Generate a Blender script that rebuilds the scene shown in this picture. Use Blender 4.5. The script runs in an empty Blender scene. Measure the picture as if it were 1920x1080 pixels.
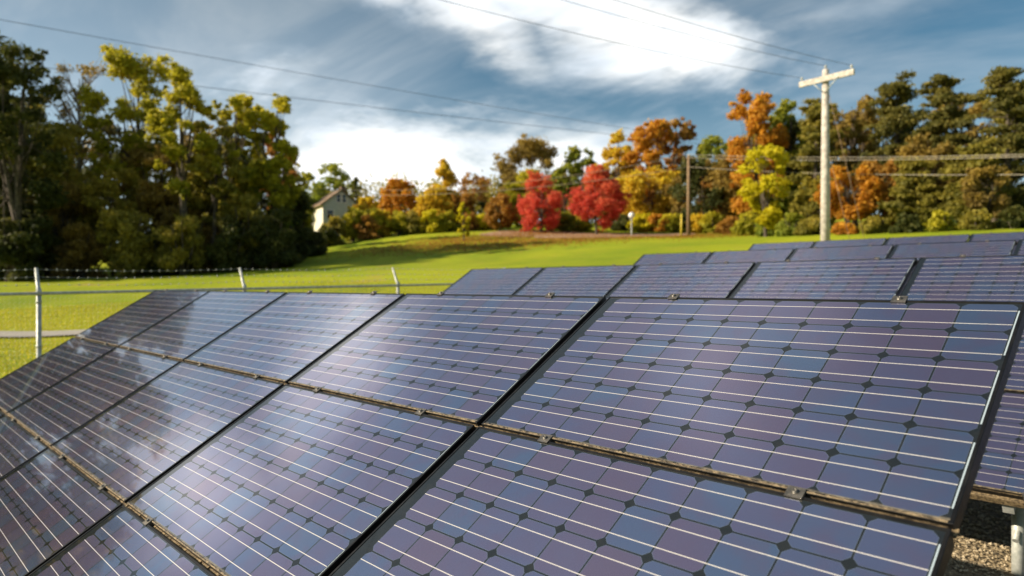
import bpy, math, random
import numpy as np
from mathutils import Vector, Matrix

# ------------------------------------------------------------------ camera, sky, sun
S = bpy.context.scene
C = S.collection
EYE = np.array([0.4385, -2.6842, 0.048])
YAW = math.radians(-45.966); PITCH = math.radians(-0.177); FPX = 1307.5
cam_d = bpy.data.cameras.new('camera'); cam = bpy.data.objects.new('camera', cam_d); C.objects.link(cam)
cam.location = EYE; cam.rotation_euler = (math.radians(90) + PITCH, 0, -YAW)
cam_d.sensor_width = 36; cam_d.lens = 36 * FPX / 1920; cam_d.clip_start = 0.05; cam_d.clip_end = 6000
cam_d.dof.use_dof = True; cam_d.dof.focus_distance = 2.75; cam_d.dof.aperture_fstop = 1.9; cam_d.dof.aperture_blades = 8
S.camera = cam
S.view_settings.view_transform = 'Standard'; S.view_settings.look = 'None'
S.view_settings.exposure = 0.8; S.view_settings.gamma = 1
SUN_A = 37.5; SUN_E = 27.5            # sun stands left of and a little behind the camera
se, sa = math.radians(SUN_E), math.radians(SUN_A)
SUNV = Vector((-math.sin(sa) * math.cos(se), -math.cos(sa) * math.cos(se), math.sin(se)))
sun_d = bpy.data.lights.new('sun', 'SUN'); sun = bpy.data.objects.new('sun', sun_d); C.objects.link(sun)
sun_d.energy = 4.8; sun_d.angle = math.radians(0.5); sun_d.color = (1, 0.86, 0.66)
sun.rotation_euler = SUNV.to_track_quat('Z', 'Y').to_euler(); sun.location = (-20, -20, 30)


class NT:
    """tiny helper for node trees"""
    def __init__(s, tree): s.t = tree; s.n = tree.nodes; s.l = tree.links
    def node(s, typ, **kw):
        nd = s.n.new(typ)
        for k, v in kw.items(): setattr(nd, k, v)
        return nd
    def put(s, sock, v):
        if v is None: return
        if hasattr(v, 'is_linked') or hasattr(v, 'links'): s.l.new(v, sock)
        else:
            try: sock.default_value = v
            except Exception: sock.default_value = (v[0], v[1], v[2], 1)
    def m(s, op, a, b=None, c=None, clamp=False):
        nd = s.node('ShaderNodeMath', operation=op); nd.use_clamp = clamp
        for i, v in enumerate((a, b, c)):
            if v is not None: s.put(nd.inputs[i], v)
        return nd.outputs[0]
    def mix(s, f, a, b, typ='MIX'):
        nd = s.node('ShaderNodeMix', data_type='RGBA', blend_type=typ)
        s.put(nd.inputs[0], f)
        for i, v in ((6, a), (7, b)):
            if isinstance(v, tuple): v = tuple(v) + ((1,) if len(v) == 3 else ())
            s.put(nd.inputs[i], v)
        return nd.outputs[2]
    def ss(s, x, lo, hi, a=0.0, b=1.0):
        nd = s.node('ShaderNodeMapRange', interpolation_type='SMOOTHSTEP')
        for i, v in enumerate((x, lo, hi, a, b)): s.put(nd.inputs[i], v)
        return nd.outputs[0]
    def noise(s, vec, scale, detail=4, rough=0.55, dist=0.0, out=0):
        nd = s.node('ShaderNodeTexNoise'); s.put(nd.inputs['Vector'], vec)
        nd.inputs['Scale'].default_value = scale; nd.inputs['Detail'].default_value = detail
        nd.inputs['Roughness'].default_value = rough; nd.inputs['Distortion'].default_value = dist
        return nd.outputs[out]
    def comb(s, x, y, z):
        nd = s.node('ShaderNodeCombineXYZ')
        for i, v in enumerate((x, y, z)): s.put(nd.inputs[i], v)
        return nd.outputs[0]


W = bpy.data.worlds.new('World'); S.world = W; W.use_nodes = True
w = NT(W.node_tree); w.n.clear()
sky = w.node('ShaderNodeTexSky'); sky.sky_type = 'NISHITA'; sky.sun_disc = False
sky.sun_elevation = se; sky.sun_rotation = math.radians(180 + SUN_A); sky.air_density = 1.0; sky.dust_density = 0.6; sky.ozone_density = 2.5
tc = w.node('ShaderNodeTexCoord'); sep = w.node('ShaderNodeSeparateXYZ'); w.l.new(tc.outputs['Generated'], sep.inputs[0])
dx, dy, dz = sep.outputs
azi = w.m('MULTIPLY', w.m('ARCTAN2', dx, dy), 57.2958)        # compass bearing in degrees, 0 = +Y
ele = w.m('MULTIPLY', w.m('ARCSINE', dz), 57.2958)
zz = w.m('ADD', w.m('MAXIMUM', dz, 0.0), 0.16)
pl = w.comb(w.m('DIVIDE', dx, zz), w.m('DIVIDE', dy, zz), 0.0)  # cloud deck seen from below
mp = w.node('ShaderNodeMapping'); w.l.new(pl, mp.inputs[0]); mp.inputs['Rotation'].default_value = (0, 0, math.radians(-28)); mp.inputs['Scale'].default_value = (0.45, 1.5, 1)
streak = w.noise(mp.outputs[0], 1.5, 8, 0.58, 0.6)
wob = w.noise(pl, 1.3, 6, 0.6, 0.3)
puff = w.noise(pl, 2.6, 9, 0.6, 0.2)
def blob(a0, e0, ra, re, tilt, wa=1.0):
    """a cloud bank round one bearing and elevation of the sky"""
    ca, sn = math.cos(math.radians(tilt)), math.sin(math.radians(tilt))
    u = w.m('SUBTRACT', azi, a0); v = w.m('SUBTRACT', ele, e0)
    x = w.m('ADD', w.m('MULTIPLY', u, ca / ra), w.m('MULTIPLY', v, sn / ra))
    y = w.m('ADD', w.m('MULTIPLY', u, -sn / re), w.m('MULTIPLY', v, ca / re))
    r = w.m('SQRT', w.m('ADD', w.m('MULTIPLY', x, x), w.m('MULTIPLY', y, y)))
    r = w.m('ADD', r, w.m('MULTIPLY', w.m('SUBTRACT', wob, 0.5), 2.4))
    r = w.m('ADD', w.m('ADD', r, w.m('MULTIPLY', w.m('SUBTRACT', puff, 0.5), 1.7)), w.m('MULTIPLY', w.m('SUBTRACT', streak, 0.5), 1.0))
    return w.m('MULTIPLY', w.ss(r, 1.6, 0.0), wa)
BANKS = [(-55.5, 25, 9, 4.6, -8, 1.0), (-50, 22, 8, 4, -20, 0.9), (-56, 9, 13, 6.5, -4, 1.0), (-43, 10.5, 11, 3.2, -8, 0.8), (-46, 25, 14, 5.5, -8, 1.0), (-34, 19, 13, 3.6, -14, 1.0), (-61.5, 23, 4.5, 3.5, 40, 0.42), (-28, 24, 10, 2.6, -3, 0.5),
         (-22, 19.5, 9, 1.8, 4, 0.45), (-70, 9, 7, 3.5, 0, 0.5), (-94, 23, 7, 6, 0, 1.0), (-80, 29, 13, 5.5, 4, 1.0), (-60, 54, 24, 12, 0, 0.65), (20, 40, 30, 12, 15, 0.6), (-130, 50, 30, 16, 0, 0.6), (120, 35, 30, 14, 0, 0.7)]
acc = None
for b in BANKS:
    k = blob(*b); acc = k if acc is None else w.m('MAXIMUM', acc, k)
west = w.ss(azi, -42.0, -66.0, 0.0, 0.42)      # thin overcast thickening towards the sun
veil = w.m('ADD', w.m('MULTIPLY', w.ss(streak, 0.40, 0.72), 0.5), west)
haze_low = w.ss(ele, 18.0, 0.0, 0.0, 0.6)
cover = w.m('MAXIMUM', w.m('MAXIMUM', acc, veil), haze_low, clamp=True)
skyc = w.mix(1.0, sky.outputs[0], (0.42, 0.60, 0.58), 'MULTIPLY')
body = w.mix(w.ss(puff, 0.36, 0.60), (7.0, 7.5, 8.0), (11.0, 10.7, 10.1))
cloudc = w.mix(w.ss(acc, 0.10, 0.9), w.mix(w.ss(ele, 26.0, 6.0), (2.3, 2.75, 3.1), (5.2, 5.9, 6.6)), body)
skycol = w.mix(cover, skyc, cloudc)
bg = w.node('ShaderNodeBackground'); w.l.new(skycol, bg.inputs[0]); bg.inputs[1].default_value = 0.085
wo = w.node('ShaderNodeOutputWorld'); w.l.new(bg.outputs[0], wo.inputs[0])

# ------------------------------------------------------------------ helpers
def R2(y):
    f = np.array([math.sin(YAW), math.cos(YAW)]); r = np.array([math.cos(YAW), -math.sin(YAW)]); return f, r
FW, RT = R2(0)
def at(px, d):
    """plan position at depth d metres on bearing px (photo column)"""
    p = EYE[:2] + FW * d + RT * ((px - 960) / FPX * d); return float(p[0]), float(p[1])
def zof(py, d): return float(0.05 + (536.2 - py) / FPX * d)

def tag(o, label=None, cat=None, group=None, kind=None):
    if label: o['label'] = label
    if cat: o['category'] = cat
    if group: o['group'] = group
    if kind: o['kind'] = kind
    return o
def empty(name, loc, label=None, cat=None, group=None, rz=0):
    o = bpy.data.objects.new(name, None); C.objects.link(o); o.location = loc; o.rotation_euler = (0, 0, rz)
    o.empty_display_size = 0.2
    return tag(o, label, cat, group)
def link(name, me, mat=None, parent=None, loc=(0, 0, 0), rot=(0, 0, 0)):
    o = bpy.data.objects.new(name, me); C.objects.link(o)
    if mat is not None and len(me.materials) == 0: me.materials.append(mat)
    if parent is not None: o.parent = parent
    o.location = loc; o.rotation_euler = rot
    return o

class MB:
    """collects boxes, tubes and discs, built as one mesh"""
    def __init__(s): s.v = []; s.f = []; s.sm = []
    def quad(s, a, b, c, d, sm=False):
        i = len(s.v); s.v += [tuple(a), tuple(b), tuple(c), tuple(d)]; s.f.append((i, i+1, i+2, i+3)); s.sm.append(sm)
    def box(s, x0, x1, y0, y1, z0, z1, M=None):
        i = len(s.v)
        P = [Vector(p) for p in ((x0,y0,z0),(x1,y0,z0),(x1,y1,z0),(x0,y1,z0),(x0,y0,z1),(x1,y0,z1),(x1,y1,z1),(x0,y1,z1))]
        if M is not None: P = [M @ p for p in P]
        s.v += [tuple(p) for p in P]
        for q in ((3,2,1,0),(4,5,6,7),(0,1,5,4),(1,2,6,5),(2,3,7,6),(3,0,4,7)):
            s.f.append(tuple(i+k for k in q)); s.sm.append(False)
    def tube(s, pts, rad, n=8, cap=True):
        pts = [Vector(p) for p in pts]; k = len(pts)
        if not hasattr(rad, '__len__'): rad = [rad] * k
        i0 = len(s.v); prev = None
        for i, p in enumerate(pts):
            t = (pts[min(i+1, k-1)] - pts[max(i-1, 0)]).normalized()
            if prev is None:
                a = t.orthogonal().normalized()
            else:
                a = (prev - t * prev.dot(t)); a = a.normalized() if a.length > 1e-6 else t.orthogonal().normalized()
            prev = a; b = t.cross(a)
            for j in range(n):
                th = 2 * math.pi * j / n
                s.v.append(tuple(p + (a * math.cos(th) + b * math.sin(th)) * rad[i]))
        for i in range(k - 1):
            for j in range(n):
                a = i0 + i*n + j; b = i0 + i*n + (j+1) % n
                s.f.append((a, b, b+n, a+n)); s.sm.append(True)
        if cap and n > 2:
            s.f.append(tuple(i0 + j for j in reversed(range(n)))); s.sm.append(False)
            s.f.append(tuple(i0 + (k-1)*n + j for j in range(n))); s.sm.append(False)
    def lathe(s, c, prof, n=16):
        i0 = len(s.v); c = Vector(c)
        for (r, z) in prof:
            for j in range(n):
                th = 2*math.pi*j/n; s.v.append((c.x + r*math.cos(th), c.y + r*math.sin(th), c.z + z))
        for i in range(len(prof)-1):
            for j in range(n):
                a = i0+i*n+j; b = i0+i*n+(j+1)%n; s.f.append((a, b, b+n, a+n)); s.sm.append(True)
    def mesh(s, name):
        me = bpy.data.meshes.new(name); me.from_pydata(s.v, [], s.f); me.polygons.foreach_set('use_smooth', s.sm); me.update(); return me
    def build(s, name, mat, parent=None, loc=(0,0,0), rot=(0,0,0)): return link(name, s.mesh(name), mat, parent, loc, rot)

def mat_new(name):
    m = bpy.data.materials.new(name); m.use_nodes = True; t = NT(m.node_tree); b = m.node_tree.nodes['Principled BSDF']; return m, t, b
def setp(b, **kw):
    for k, v in kw.items():
        k = k.replace('_', ' '); s_ = b.inputs[k]
        if isinstance(v, tuple) and len(v) == 3: v = v + (1,)
        s_.default_value = v
def metal(name, c1, c2, rough=0.5, metallic=0.8, scale=12.0, bump=0.15):
    m, t, b = mat_new(name); co = t.node('ShaderNodeTexCoord').outputs['Object']
    n1 = t.noise(co, scale, 6, 0.65); n2 = t.noise(co, scale*6, 3, 0.6)
    t.l.new(t.mix(t.ss(n1, 0.35, 0.68), c1, c2), b.inputs['Base Color'])
    t.l.new(t.m('ADD', rough - 0.1, t.m('MULTIPLY', n2, 0.22)), b.inputs['Roughness'])
    b.inputs['Metallic'].default_value = metallic
    bp = t.node('ShaderNodeBump'); bp.inputs['Strength'].default_value = bump; bp.inputs['Distance'].default_value = 0.004
    t.l.new(n2, bp.inputs['Height']); t.l.new(bp.outputs[0], b.inputs['Normal'])
    return m

# ------------------------------------------------------------------ terrain
def znear(X, Y): return -1.85 + 0.085 * (Y - 2.3)
ctl = []
def cp(px, py, d): x, y = at(px, d); ctl.append((x, y, zof(py, d)))
for a in ((75,632,20),(-200,628,20),(400,612,20),(75,562,33),(400,556,33),(75,526,48),(-300,528,48),(250,514,60),(-400,512,60),(450,497,65),(560,478,70),(-900,508,75),
          (700,452,74),(820,437,78),(1000,432,82),(1112,441,74),(1250,438,76),(1400,445,60),(1500,448,45),(1700,441,40),(1900,432,38),
          (600,515,42),(800,506,38),(1000,488,45),(1200,468,45),(600,494,55),(800,478,56),(1000,455,60),(1200,447,62),(1330,470,42),
          (200,480,110),(700,430,110),(1000,420,120),(1400,415,110),(1800,400,80),(2300,410,50),(600,470,200),(1300,420,220),(-1500,510,120)): cp(*a)
for X in (-9, -4, 1, 6, 12):
    for Y in (-8, -3, 2, 7, 12, 18): ctl.append((X, Y, znear(X, Y)))
ctl += [(-11.3, -4, -2.2), (-11.3, 2, -1.95), (-11.3, 8, -1.5), (-10.4, 26.2, 0.4), (0, -40, -4.5), (-40, -40, -3), (40, -30, -4), (40, 20, 0), (40, 60, 4), (-70, -40, -2), (0, 60, 5)]
ctl = np.array(ctl); CC = 4.0
def _phi(r2): return np.sqrt(r2 + CC * CC)
_n = len(ctl); _A = np.zeros((_n + 3, _n + 3))
_A[:_n, :_n] = _phi(((ctl[:, None, :2] - ctl[None, :, :2]) ** 2).sum(-1)) - np.eye(_n) * 0.25
_A[:_n, _n] = 1; _A[:_n, _n+1:] = ctl[:, :2]; _A[_n, :_n] = 1; _A[_n+1:, :_n] = ctl[:, :2].T
_w = np.linalg.solve(_A, np.concatenate([ctl[:, 2], [0, 0, 0]]))
def ground(X, Y):
    X = np.asarray(X, float); Y = np.asarray(Y, float); sh = X.shape; x = X.ravel(); y = Y.ravel(); out = np.zeros(len(x))
    for i in range(0, len(x), 20000):
        xs, ys = x[i:i+20000], y[i:i+20000]
        r2 = (xs[:, None] - ctl[None, :, 0]) ** 2 + (ys[:, None] - ctl[None, :, 1]) ** 2
        z = _phi(r2) @ _w[:_n] + _w[_n] + _w[_n+1] * xs + _w[_n+2] * ys
        rr = np.hypot(xs + 20, ys - 20); f = np.clip((rr - 150) / 200, 0, 1); f = f * f * (3 - 2*f)
        out[i:i+20000] = z * (1 - f) + 5.0 * f
    return out.reshape(sh)
def g1(x, y): return float(ground(np.array([x]), np.array([y]))[0])

def grid_mesh(name, xs, ys, off=0.0, skirt=False):
    X, Y = np.meshgrid(xs, ys); Z = ground(X, Y) + off
    nx, ny = len(xs), len(ys)
    V = np.stack([X, Y, Z], -1).reshape(-1, 3)
    i = np.arange(nx - 1)[None, :] + nx * np.arange(ny - 1)[:, None]
    F = np.stack([i, i + 1, i + nx + 1, i + nx], -1).reshape(-1, 4)
    return np_mesh(name, V, F, True)
def np_mesh(name, V, F, smooth=False):
    me = bpy.data.meshes.new(name); k = F.shape[1]
    me.vertices.add(len(V)); me.vertices.foreach_set('co', np.asarray(V, np.float32).ravel())
    me.loops.add(F.size); me.loops.foreach_set('vertex_index', F.astype(np.int32).ravel())
    me.polygons.add(len(F)); me.polygons.foreach_set('loop_start', (np.arange(len(F)) * k).astype(np.int32))
    me.polygons.foreach_set('use_smooth', np.full(len(F), smooth)); me.update(calc_edges=True); me.validate()
    return me
def axis(lo, hi, fine_lo, fine_hi, step):
    a = list(np.arange(fine_lo, fine_hi + 1e-6, step)); s = step; v = a[-1]
    while v < hi: s *= 1.09; v += s; a.append(v)
    s = step; v = a[0]; b = []
    while v > lo: s *= 1.09; v -= s; b.append(v)
    return np.array(b[::-1] + a)

m, t, b = mat_new('lawn'); co = t.node('ShaderNodeTexCoord').outputs['Object']
n1 = t.noise(co, 0.09, 5, 0.6, 0.4); n2 = t.noise(co, 0.7, 8, 0.72); n3 = t.noise(co, 14, 4, 0.7)
cg = t.mix(t.ss(n1, 0.35, 0.65), (0.18, 0.27, 0.008), (0.38, 0.42, 0.012))
cg = t.mix(t.ss(n2, 0.42, 0.75, 0, 0.6), cg, (0.40, 0.34, 0.03))
cg = t.mix(t.ss(n3, 0.3, 0.7, 0, 0.5), cg, (0.14, 0.17, 0.008))
lf = t.noise(co, 0.13, 8, 0.72, 1.2)                      # drifts of fallen leaves
cg = t.mix(t.ss(lf, 0.58, 0.68, 0, 0.7), cg, (0.44, 0.27, 0.09))
t.l.new(cg, b.inputs['Base Color']); setp(b, Roughness=0.9, Specular_IOR_Level=0.15)
bp = t.node('ShaderNodeBump'); bp.inputs['Strength'].default_value = 0.7; bp.inputs['Distance'].default_value = 0.08
t.l.new(t.m('ADD', n3, n2), bp.inputs['Height']); t.l.new(bp.outputs[0], b.inputs['Normal'])
LAWN = m
lawn = link('lawn', grid_mesh('lawn', axis(-900, 900, -80, 20, 1.0), axis(-900, 900, -12, 90, 1.0)), LAWN); tag(lawn, kind='structure')

m, t, b = mat_new('gravel'); co = t.node('ShaderNodeTexCoord').outputs['Object']
vo = t.node('ShaderNodeTexVoronoi'); t.l.new(co, vo.inputs['Vector']); vo.inputs['Scale'].default_value = 45
n1 = t.noise(co, 2.0, 5, 0.6)
cr = t.node('ShaderNodeValToRGB'); t.l.new(vo.outputs['Color'], cr.inputs[0])
cr.color_ramp.elements[0].color = (0.10, 0.075, 0.04, 1); cr.color_ramp.elements[1].color = (0.36, 0.28, 0.17, 1)
t.l.new(t.mix(t.ss(n1, 0.4, 0.7, 0, 0.5), cr.outputs[0], (0.10, 0.085, 0.05)), b.inputs['Base Color']); setp(b, Roughness=0.95)
bp = t.node('ShaderNodeBump'); bp.inputs['Strength'].default_value = 1; bp.inputs['Distance'].default_value = 0.02; bp.invert = True
t.l.new(vo.outputs['Distance'], bp.inputs['Height']); t.l.new(bp.outputs[0], b.inputs['Normal'])
GRAVEL = m
gb = link('gravel_bed', grid_mesh('gravel_bed', np.arange(-9.6, 14, 0.5), np.arange(-7, 19, 0.5), 0.02), GRAVEL); tag(gb, kind='structure')

m, t, b = mat_new('pebble'); co = t.node('ShaderNodeTexCoord').outputs['Object']
vo = t.node('ShaderNodeTexVoronoi'); t.l.new(co, vo.inputs['Vector']); vo.inputs['Scale'].default_value = 30
cr = t.node('ShaderNodeValToRGB'); t.l.new(vo.outputs['Color'], cr.inputs[0])
cr.color_ramp.elements[0].color = (0.16, 0.12, 0.06, 1); cr.color_ramp.elements[1].color = (0.55, 0.46, 0.32, 1)
t.l.new(cr.outputs[0], b.inputs['Base Color']); setp(b, Roughness=0.85); PEBBLE = m
rg = np.random.default_rng(5)
def pebbles():
    n = 16000; X = rg.uniform(-2.6, 1.6, n); Y = rg.uniform(1.2, 4.8, n); Z = ground(X, Y) + 0.022
    base = np.array([(1,0,0),(0,1,0),(-1,0,0),(0,-1,0),(0,0,1),(0,0,-1)], float); FF = np.array([(0,1,4),(1,2,4),(2,3,4),(3,0,4),(1,0,5),(2,1,5),(3,2,5),(0,3,5)])
    V = base[None] * rg.uniform(0.006, 0.019, (n, 1, 1)) * rg.uniform(0.6, 1.3, (n, 6, 3))
    V[:, :, 2] *= 0.7
    th = rg.uniform(0, 6.28, n); c, s = np.cos(th)[:, None], np.sin(th)[:, None]; x = V[..., 0]*c - V[..., 1]*s; y = V[..., 0]*s + V[..., 1]*c
    V[..., 0] = x + X[:, None]; V[..., 1] = y + Y[:, None]; V[..., 2] += Z[:, None] + 0.004
    F = (FF[None] + 6*np.arange(n)[:, None, None]).reshape(-1, 3)
    o = link('gravel', np_mesh('gravel', V.reshape(-1, 3), F), PEBBLE)
    tag(o, 'loose tan gravel stones lying on the ground between the arrays', 'gravel', kind='stuff')
pebbles()

def ribbon(name, pts, width, off, mat, step=0.5):
    V = []; F = []; P = []
    for (a, b_) in zip(pts[:-1], pts[1:]):
        a, b_ = np.array(a), np.array(b_); n = max(1, int(np.hypot(*(b_-a)) / step))
        P += [a + (b_-a)*i/n for i in range(n)]
    P.append(np.array(pts[-1])); P = np.array(P); T = np.gradient(P, axis=0); T /= np.hypot(T[:, 0], T[:, 1])[:, None]; N = np.stack([-T[:, 1], T[:, 0]], 1)
    K = 5; cols = [P + N * width * (k/(K-1) - .5) for k in range(K)]
    XY = np.stack(cols, 1); Z = ground(XY[..., 0], XY[..., 1]) + off
    V = np.concatenate([XY, Z[..., None]], -1).reshape(-1, 3); i = (np.arange(len(P)-1)[:, None]*K + np.arange(K-1)[None])
    F = np.stack([i, i+1, i+K+1, i+K], -1).reshape(-1, 4)[:, ::-1]
    return link(name, np_mesh(name, V, F, True), mat)
m, t, b = mat_new('concrete_path'); co = t.node('ShaderNodeTexCoord').outputs['Object']
n1 = t.noise(co, 1.5, 6, 0.65); t.l.new(t.mix(n1, (0.22, 0.20, 0.17), (0.38, 0.35, 0.30)), b.inputs['Base Color']); setp(b, Roughness=0.9)
pth = ribbon('footpath', [at(-700, 21), at(-200, 20.3), at(75, 20), at(300, 20.2), at(700, 23), at(900, 26)], 1.15, 0.06, m); tag(pth, kind='structure')
m, t, b = mat_new('mulch'); co = t.node('ShaderNodeTexCoord').outputs['Object']
n1 = t.noise(co, 3, 6, 0.7); t.l.new(t.mix(n1, (0.20, 0.10, 0.055), (0.46, 0.30, 0.18)), b.inputs['Base Color']); setp(b, Roughness=0.95)
def disc(name, px, d, rw, rd, mat, off=0.08):
    cx, cy = at(px, d); V = []; F = []; n = 40
    rr = np.random.default_rng(int(px)); ph = rr.uniform(0, 6, 3)
    for k in range(6):
        for j in range(n):
            th = 2*math.pi*j/n; q = k/5*(1 + .12*math.sin(2*th+ph[0]) + .08*math.sin(3*th+ph[1]) + .05*math.sin(7*th+ph[2]))
            p = np.array([cx, cy]) + RT*math.cos(th)*rw*q + FW*math.sin(th)*rd*q
            V.append((p[0], p[1]))
    V = np.array(V); Z = ground(V[:, 0], V[:, 1]) + off; V = np.concatenate([V, Z[:, None]], 1)
    F = [(k*n+j, k*n+(j+1)%n, (k+1)*n+(j+1)%n, (k+1)*n+j) for k in range(5) for j in range(n)]
    return tag(link(name, np_mesh(name, V, np.array(F), True), mat), kind='structure')
disc('mulch_bed', 1015, 74, 5.6, 6.5, m); disc('mulch_bed', 1140, 70, 7.4, 6.5, m, .1)

# ------------------------------------------------------------------ solar arrays
PU, PV, TILT = 1.67, 0.9815, math.radians(31.23)
MW, MH = 1.642, 0.966
HX, HY = MW/2, MH/2; LIP = 0.0095
m, t, b = mat_new('solar_cells'); co = t.node('ShaderNodeTexCoord').outputs['Object']
sp = t.node('ShaderNodeSeparateXYZ'); t.l.new(co, sp.inputs[0]); X, Y, _ = sp.outputs
X = t.m('SUBTRACT', X, 0.0215)      # the cell field sits a little to the right inside its frame
oi = t.node('ShaderNodeObjectInfo').outputs['Random']
CP = 0.1568
xs = t.m('ADD', X, 5*CP); ys = t.m('ADD', Y, 3*CP)
cx = t.m('FLOOR', t.m('DIVIDE', xs, CP)); cy = t.m('FLOOR', t.m('DIVIDE', ys, CP))
fx = t.m('ABSOLUTE', t.m('SUBTRACT', t.m('SUBTRACT', xs, t.m('MULTIPLY', cx, CP)), CP/2))
fy = t.m('ABSOLUTE', t.m('SUBTRACT', t.m('SUBTRACT', ys, t.m('MULTIPLY', cy, CP)), CP/2))
ax = t.m('ABSOLUTE', X); ay = t.m('ABSOLUTE', Y)
inside = t.m('MULTIPLY', t.m('LESS_THAN', ax, 5*CP), t.m('LESS_THAN', ay, 3*CP))
def octo(h, c):
    return t.m('MULTIPLY', t.m('MULTIPLY', t.m('LESS_THAN', fx, h), t.m('LESS_THAN', fy, h)), t.m('LESS_THAN', t.m('ADD', fx, fy), c))
cell = t.m('MULTIPLY', inside, octo(0.0756, 0.1350)); inner = octo(0.0746, 0.1334)
rim = t.m('MULTIPLY', cell, t.m('SUBTRACT', 1.0, inner))
busm = t.m('MULTIPLY', t.m('LESS_THAN', t.m('ABSOLUTE', t.m('SUBTRACT', fy, 0.0385)), 0.00135), t.m('MULTIPLY', t.m('LESS_THAN', ax, 5*CP - 0.002), t.m('LESS_THAN', ay, 3*CP)))
# cross connectors along the right side join rows 1-2, 3-4, 5-6
r2 = t.m('ABSOLUTE', t.m('SUBTRACT', t.m('FLOORED_MODULO', ys, 2*CP), CP))
sr = t.m('MULTIPLY', t.m('LESS_THAN', t.m('ABSOLUTE', t.m('SUBTRACT', X, 5*CP + 0.0028)), 0.0019), t.m('MULTIPLY', t.m('LESS_THAN', r2, CP*0.5 + 0.041), t.m('LESS_THAN', ay, 3*CP)))
ribb = sr
wn = t.node('ShaderNodeTexWhiteNoise'); wn.noise_dimensions = '3D'; t.l.new(t.comb(cx, cy, t.m('MULTIPLY', oi, 517.0)), wn.inputs['Vector'])
cr = t.node('ShaderNodeValToRGB'); t.l.new(wn.outputs['Value'], cr.inputs[0]); e = cr.color_ramp.elements
e[0].position = 0; e[0].color = (0.185, 0.280, 0.450, 1); e[1].position = 1; e[1].color = (0.300, 0.220, 0.330, 1)
for p, c in ((0.35, (0.220, 0.250, 0.425)), (0.65, (0.265, 0.240, 0.395))):
    q = e.new(p); q.color = c + (1,)
nz = t.noise(co, 3.0, 4, 0.6); nf = t.noise(co, 60.0, 3, 0.6)
cc = t.mix(t.ss(nz, 0.35, 0.7, 0, 0.35), cr.outputs[0], (0.215, 0.240, 0.430))
cc = t.mix(t.ss(t.noise(co, 8.0, 3, 0.5, 0.4), 0.4, 0.68, 0, 0.5), cc, (0.285, 0.215, 0.345))
cc = t.mix(t.m('MULTIPLY', nf, 0.25), cc, (0.22, 0.23, 0.30))
col = t.mix(cell, (0.010, 0.013, 0.015), cc)
col = t.mix(t.m('MULTIPLY', rim, 0.75), col, (0.42, 0.50, 0.60))
col = t.mix(busm, col, (0.74, 0.70, 0.65))
col = t.mix(ribb, col, (0.50, 0.60, 0.66))
# dirt: a tide line of dust at the low edge, thin film, bird specks
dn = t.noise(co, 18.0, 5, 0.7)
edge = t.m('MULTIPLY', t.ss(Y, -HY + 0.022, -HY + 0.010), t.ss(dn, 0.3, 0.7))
sv = t.node('ShaderNodeTexVoronoi'); sv.feature = 'DISTANCE_TO_EDGE'; sv.feature = 'F1'; sv.inputs['Scale'].default_value = 9.0
t.l.new(t.mix(1.0, co, t.comb(t.m('MULTIPLY', oi, 77.0), 0, 0), 'ADD'), sv.inputs['Vector'])
sc3 = t.node('ShaderNodeSeparateColor'); t.l.new(sv.outputs['Color'], sc3.inputs[0])
spk = t.m('MULTIPLY', t.m('LESS_THAN', sv.outputs['Distance'], t.m('MULTIPLY', sc3.outputs[1], 0.022)), t.m('GREATER_THAN', sc3.outputs[0], 0.86))
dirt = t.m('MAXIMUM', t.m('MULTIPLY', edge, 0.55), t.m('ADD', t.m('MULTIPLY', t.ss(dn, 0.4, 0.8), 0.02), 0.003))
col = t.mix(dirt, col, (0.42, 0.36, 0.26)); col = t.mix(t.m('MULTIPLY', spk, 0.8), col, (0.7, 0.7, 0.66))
t.l.new(col, b.inputs['Base Color']); setp(b, Roughness=0.18, Specular_IOR_Level=0.1, Coat_Weight=1.0, Coat_IOR=1.5)
t.l.new(t.m('ADD', 0.02, t.m('MULTIPLY', dirt, 0.5)), b.inputs['Coat Roughness'])
wires = t.m('MAXIMUM', busm, ribb)
t.l.new(t.m('MAXIMUM', t.m('MULTIPLY', wires, 0.3), t.m('MULTIPLY', cell, t.m('MULTIPLY', t.m('SUBTRACT', 1.0, wires), 0.86))), b.inputs['Metallic'])
CELLS = m
FRAME = metal('black_frame', (0.012, 0.012, 0.013), (0.03, 0.028, 0.026), 0.38, 0.6, 9, 0.05)
DUST_GLEAM = metal('dust_gleam_edge', (0.05, 0.038, 0.025), (0.28, 0.21, 0.12), 0.6, 0.2, 40, 0.6)  # dust tan that also carries the sun's gleam on the lip as colour
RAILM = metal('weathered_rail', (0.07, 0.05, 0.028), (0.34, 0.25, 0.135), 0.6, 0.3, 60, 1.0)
CLAMP = metal('clamp_alloy', (0.10, 0.095, 0.085), (0.22, 0.20, 0.175), 0.45, 0.7, 30, 0.3)
GALV = metal('galvanised_post', (0.34, 0.36, 0.33), (0.56, 0.57, 0.54), 0.55, 0.4, 14, 0.3)
BACK = metal('backsheet', (0.02, 0.02, 0.02), (0.035, 0.035, 0.035), 0.7, 0.0, 5, 0.05)

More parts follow.
